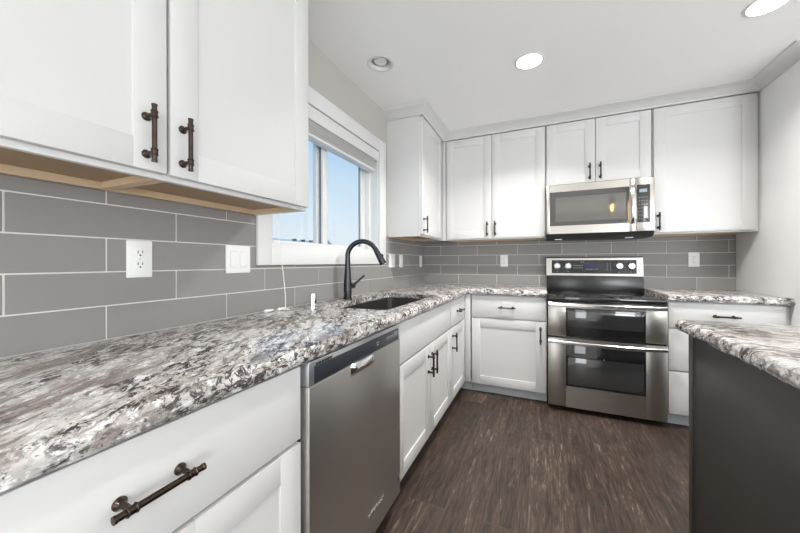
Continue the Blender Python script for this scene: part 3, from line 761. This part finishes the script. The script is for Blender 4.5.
for q in ((4, 5, 6, 7), (0, 1, 5, 4), (1, 2, 6, 5), (2, 3, 7, 6), (3, 0, 4, 7), (3, 2, 1, 0)): m.bm.faces.new([vs[i] for i in q])
m._mark(0); cg = m.build('console_glass', M['bglass'], con, 'black glass control face')
nv = Vector((0, -1, .086)).normalized()
for x in (1.372, 1.463, 1.868, 1.957):
    m = MB(); m.lathe(cp_(x, 1.134, .0026), [(0, 0), (.0315, 0), (.0315, .005), (.028, .012), (.0265, .028), (.024, .031), (0, .031)], axis=nv, n=28)
    m.box(x-.0035, x+.0035, cp_(x, 1.134).y-.0365, cp_(x, 1.134).y-.030, 1.116, 1.162, .001); m.build('knob', M['plastic'] if False else M['silver'], con, 'silver round control knob')
def flat(m, x0, x1, z0, z1, o): 
    ps = [cp_(x0, z0, o), cp_(x1, z0, o), cp_(x1, z1, o), cp_(x0, z1, o)]; m.bm.faces.new([m.bm.verts.new(p) for p in ps]); m._mark(0)
m = MB(); flat(m, 1.598, 1.690, 1.122, 1.160, .0030); m.build('display', M['display'], con, 'dim blue display')
def legend(*q):
    m = MB(); x0, x1, z0, z1 = q; A = [cp_(x, z, o) for o in (.0027, .0032) for x, z in ((x0, z0), (x1, z0), (x1, z1), (x0, z1))]; v = [m.bm.verts.new(p) for p in A]
    for f in ((4, 5, 6, 7), (3, 2, 1, 0), (0, 1, 5, 4), (1, 2, 6, 5), (2, 3, 7, 6), (3, 0, 4, 7)): m.bm.faces.new([v[i] for i in f])
    m._mark(0); m.build('key_legend', M['mark'], con)
for k in range(5):
    for z in (1.140, 1.117): legend(1.510+k*.0165, 1.518+k*.0165, z-.002, z+.002)
for k in range(7): legend(1.612+k*.014, 1.619+k*.014, 1.104, 1.109)
for z in (1.10, 1.118, 1.136, 1.154): legend(1.775, 1.781, z-.002, z+.002); legend(1.800, 1.806, z-.002, z+.002)
for x in (1.372, 1.463, 1.868, 1.957): legend(x-.006, x+.006, 1.080, 1.083); legend(x-.003, x+.003, 1.174, 1.177)
legend(1.570, 1.578, 1.170, 1.174); legend(1.588, 1.596, 1.170, 1.174)
def bar_handle(z, bow, h, name_parent, ypos):
    m = MB(); N = 18; secs = []
    for i in range(N+1):
        t = i/N; x = RX0+.004+(RX1-RX0-.014)*t; q = 1-(2*t-1)**2
        zc = z-bow*q; yc = ypos-.012*q
        secs.append([m.bm.verts.new(p) for p in ((x, yc+.008, zc-h/2), (x, yc-.004, zc-h/2), (x, yc-.010, zc-h/4), (x, yc-.010, zc+h/4), (x, yc-.004, zc+h/2), (x, yc+.008, zc+h/2))])
    for A, B in zip(secs, secs[1:]):
        for k in range(6): m.bm.faces.new((A[k], A[(k+1) % 6], B[(k+1) % 6], B[k]))
    m.bm.faces.new(secs[0]); m.bm.faces.new(secs[-1][::-1]); m._mark(0)
    for x0 in (RX0+.004, RX1-.042): m.box(x0, x0+.032, ypos-.002, RF-.0005, z-h/2+.002, z+h/2-.002, .003)
    m.build('oven_handle', M['steelb'], name_parent, 'polished full-width bar handle')
def oven_door(name, z0, z1, gz0, gz1, wz0, wz1, hz, bow, label):
    m = MB(); gx0, gx1 = 1.408, 1.919
    m.box(RX0, gx0, RF, -.650, z0, z1, .003); m.box(gx1, RX1, RF, -.650, z0, z1, .003)
    if gz0-z0 > .004: m.box(gx0, gx1, RF, -.650, z0, gz0, .0)
    if z1-gz1 > .004: m.box(gx0, gx1, RF, -.650, gz1, z1, .0)
    d = m.build(name, M['steel'], r, label)
    m = MB(); m.box(gx0+.0005, gx1-.0005, RF-.0012, -.651, gz0+.0005, gz1-.0005, .004); m.build('glass', M['bglass'], d, 'black glass panel')
    m = MB(); m.box(gx0+.014, gx1-.014, RF-.0022, RF-.0012, wz0, wz1, .001); m.build('viewing_window', M['ovenglass'], d, 'smoked viewing window')
    bar_handle(hz, bow, .027, d, RF-.030)
    return d
oven_door('upper_oven_door', .590, .830, .590, .815, .668, .792, .843, .002, 'stainless upper oven door')
ld_ = oven_door('lower_oven_door', .042, .574, .205, .545, .222, .430, .553, .006, 'stainless lower oven door')
text('Whirlpool', .026, (1.648, RF-.0004, .122), (PI/2, 0, 0), M['badge'], 'brand_badge', ld_, shear=.3, label='small raised script logo')
m = MB(); m.prism([(1.655, .432), (1.667, .432), (1.661, .447)], 'Y', RF-.0032, RF-.0018); m.build('oven_rack_mark', M['markd'], ld_)
m = MB(); m.box(RX0+.004, RX1-.004, -.560, -.54, .004, .040); m.build('base_skirt', M['blackm'], r, 'black recessed base skirt')

# ------------------------------------------------------------------ microwave
MX0, MX1, MF = 1.274, 2.044, -.402
r = thing('microwave_oven', 'stainless over-the-range microwave with dark glass door', 'microwave', (1.659, -.2, 1.41))
m = MB(); m.box(MX0, MX1, -.368, -.012, 1.4145, 1.838, .002); m.build('body', M['blackm'], r, 'black microwave case')
m = MB(); m.prism([(-.375, 1.414), (-.400, 1.412), (-.385, 1.384), (-.34, 1.374), (-.06, 1.374), (-.05, 1.414)], 'X', MX0+.004, MX1-.004); m.build('bottom_vent', M['blackp'], r, 'black bottom vent housing')
for x in (1.372, 1.885):
    m = MB(); m.box(x-.028, x+.028, -.365, -.325, 1.366, 1.3738, .003); m.build('task_light', M['lens'], r, 'frosted lamp cover')
gx0, gx1, gz0, gz1 = 1.302, 1.878, 1.484, 1.776
m = MB(); DXR = 1.922
m.box(MX0, gx0, MF, -.370, 1.4155, 1.837, .003); m.box(gx1, DXR, MF, -.370, 1.4155, 1.837, .003)
m.box(gx0, gx1, MF, -.370, 1.4155, gz0, 0); m.box(gx0, gx1, MF, -.370, gz1, 1.837, 0)
d = m.build('door', M['steel'], r, 'stainless framed door')
m = MB()
o_ = [(gx0, gz0), (gx1, gz0), (gx1, gz1), (gx0, gz1)]; i_ = [(gx0+.045, gz0+.035), (gx1-.020, gz0+.035), (gx1-.020, gz1-.045), (gx0+.045, gz1-.045)]
A = [m.bm.verts.new((x, MF-.001, z)) for x, z in o_]; B = [m.bm.verts.new((x, MF+.0012, z)) for x, z in i_]; C_ = [m.bm.verts.new((x, -.371, z)) for x, z in o_]
for k in range(4):
    j = (k+1) % 4; m.bm.faces.new((A[k], A[j], B[j], B[k])); m.bm.faces.new((A[k], C_[k], C_[j], A[j]))
m.bm.faces.new(C_); m._mark(0); m.build('glass_bezel', M['mwframe'], d, 'dark glass bezel')
m = MB(); m.box(gx0+.0455, gx1-.0205, MF+.0013, MF+.012, gz0+.0355, gz1-.0455); m.build('viewing_window', M['mwglass'], d, 'smoked viewing window')
m = MB(); pts = []
for i in range(15):
    t = i/14; pts.append((1.899, MF-.006-.034*math.sin(PI*t)**.6, 1.476+.310*t))
N = len(pts); secs = []
for x, y, z in pts: secs.append([m.bm.verts.new((x+a*.0155, y+b*.006, z)) for a, b in ((-1, 1), (-1, -.2), (-.5, -1), (.5, -1), (1, -.2), (1, 1))])
for A, B in zip(secs, secs[1:]):
    for k in range(6): m.bm.faces.new((A[k], A[(k+1) % 6], B[(k+1) % 6], B[k]))
m.bm.faces.new(secs[0]); m.bm.faces.new(secs[-1][::-1]); m._mark(0); m.build('door_handle', M['steelb'], d, 'polished bowed handle')
m = MB(); m.box(DXR+.002, MX1, MF, -.370, 1.4155, 1.837, .003); con = m.build('control_panel', M['steel'], r, 'stainless control surround')
m = MB(); m.box(DXR+.006, MX1-.030, MF-.0012, MF+.002, gz0, gz1+.008, .001); m.build('keypad', M['mwframe'], con, 'dark glass keypad')
m = MB(); m.box(DXR+.022, MX1-.050, MF-.0018, MF-.001, 1.722, 1.748); m.build('display', M['displayg'], con, 'grey-blue display')
for q in range(7):
    for k in range(4): m = MB(); m.box(DXR+.018+k*.017, DXR+.025+k*.017, MF-.0016, MF-.001, 1.512+q*.028, 1.516+q*.028); m.build('key_legend', M['markd'], con)

# ------------------------------------------------------------------ ceiling lights
def can(x, y, on, label, rad=.088, watts=19):
    r = thing('recessed_light', label, 'ceiling light', (x, y, CEIL), 'recessed ceiling lights')
    if on:
        m = MB(); m.lathe((x, y, CEIL-.0005), [(rad-.012, 0), (rad, 0), (rad, -.003), (rad-.010, -.006), (rad-.013, -.004), (rad-.012, 0)], n=40); m.build('trim_ring', M['trim'], r)
        m = MB(); m.lathe((x, y, CEIL-.0008), [(0, 0), (rad-.0135, 0), (rad-.0135, -.003), (0, -.0045)], n=40); m.build('lens', M['led'], r, 'bright white lens')
        L = bpy.data.lights.new('lamp', 'AREA'); L.shape = 'DISK'; L.size = .15; L.energy = watts; L.color = (1, .965, .92); L.spread = math.radians(134)
        o = bpy.data.objects.new('lamp', L); COL.objects.link(o); o.parent = r; o.location = (0, 0, -.008)
    else:   # open reflector with an unlit bulb up inside
        m = MB(); m.lathe((x, y, CEIL), [(.066, -.001), (rad, -.0008), (rad, -.003), (rad-.010, -.006), (.069, -.004), (.066, -.001)], n=40); m.build('trim_ring', M['trim'], r)
        m = MB(); m.lathe((x, y, CEIL), [(.0665, -.002), (.061, .035), (.050, .070), (.0495, .071), (.062, .036), (.0685, -.001)], n=40); m.build('reflector', M['trim'], r)
        m = MB(); m.lathe((x, y, CEIL), [(.0495, .0705), (.0, .0725)], n=40); m.build('baffle', M['blackp'], r, 'dark baffle')
        m = MB(); m.lathe((x, y, CEIL), [(.016, .070), (.020, .050), (.044, .032), (.0465, .022), (.040, .012), (0, .008)], n=32); m.build('bulb', M['bulboff'], r, 'unlit frosted bulb')
can(1.163, -1.257, True, 'lit recessed ceiling light in front of the microwave cabinets', watts=19)
can(*OFFC, False, 'unlit recessed ceiling light with visible bulb near the window', .088)
can(2.275, -1.260, True, 'lit recessed ceiling light toward the right wall', watts=8)
can(2.7, -3.9, True, 'added unseen recessed fill light over the dining side of the island')  # lamp out of view, added to raise the room light
can(1.163, -5.0, True, 'added unseen recessed fill light near the rear wall')  # second lamp behind the view, added as extra fill

# pendant over the island (seen mirrored in the microwave door)
PXY = (2.11, -2.42)
r = thing('pendant_light', 'clear glass jar pendant with warm filament bulb over the island', 'pendant', (*PXY, CEIL))
m = MB(); m.lathe((*PXY, CEIL-.001), [(0, 0), (.06, 0), (.06, -.012), (.05, -.022), (0, -.024)], n=28); m.cyl((*PXY, CEIL-.02), (*PXY, 2.13), .004); m.build('canopy_and_stem', M['matteb'], r)
arc = [(PXY[0]-.085, PXY[1], 2.03)]+[(PXY[0]-.085*math.cos(PI*i/14), PXY[1], 2.05+.08*math.sin(PI*i/14)) for i in range(15)]+[(PXY[0]+.085, PXY[1], 2.03)]
m = MB(); m.tube(arc, .005, n=8); m.cyl((*PXY, 2.13), (*PXY, 1.995), .005); m.cyl((*PXY, 2.03), (*PXY, 1.965), .022); m.build('bracket', M['matteb'], r, 'black arched bracket and socket')
m = MB(); m.lathe((*PXY, 2.03), [(.040, 0), (.075, -.012), (.088, -.04), (.088, -.23), (.085, -.23), (.085, -.04), (.072, -.015), (.040, -.003)], n=32); m.build('glass_shade', M['jar'], r, 'clear glass jar')
m = MB(); m.lathe((*PXY, 1.965), [(.013, 0), (.016, -.02), (.030, -.06), (.032, -.085), (.022, -.108), (0, -.118)], n=20); b = m.build('bulb', M['jar'], r, 'clear bulb')
m = MB(); m.tube([(PXY[0]+.012*math.sin(i*1.1), PXY[1]+.012*math.cos(i*1.1), 1.95-.006*i) for i in range(15)], .0035, n=6); m.build('filament', M['filament'], b, 'glowing filament')

# ------------------------------------------------------------------ outside, beyond the window
m = MB(); m.box(-80, -1.2, -30, 90, -2.6, -2.5); struct(m.build('ground', M['snow']))
r = thing('neighbour_house', 'pale neighbouring house whose vented roof ridge shows through left pane', 'house', (-21, 20, -2.5))
m = MB(); m.box(-25, -17.5, 13, 24.6, -2.49, 1.5); m.build('wall', M['siding'], r)
m = MB(); m.prism([(-25.5, 1.45), (-21.2, 3.30), (-17.0, 1.45), (-17.0, 1.60), (-21.2, 3.45), (-25.5, 1.60)], 'Y', 12.6, 25.0); m.build('roof', M['roofing'], r, 'frosty shingled roof')
for y in (20.6, 21.8, 23.0, 24.0):
    m = MB(); m.box(-21.0, -20.6, y-.12, y+.12, 3.30, 3.50, .02); m.build('roof_vent', M['ventm'], r)
r = thing('neighbour_house', 'pale neighbouring house whose gable edge shows in right pane corner', 'house', (-45, 55.4, -2.5))
m = MB(); m.box(-45.6, -43.9, 52.6, 58.2, -2.49, 4.6); m.build('wall', M['siding'], r)
m = MB(); m.prism([(52.0, 4.55), (55.4, 6.85), (58.8, 4.55), (58.9, 4.80), (55.4, 7.15), (51.9, 4.80)], 'X', -46.0, -43.6); m.build('roof', M['roofing'], r, 'frosty sloping roof')
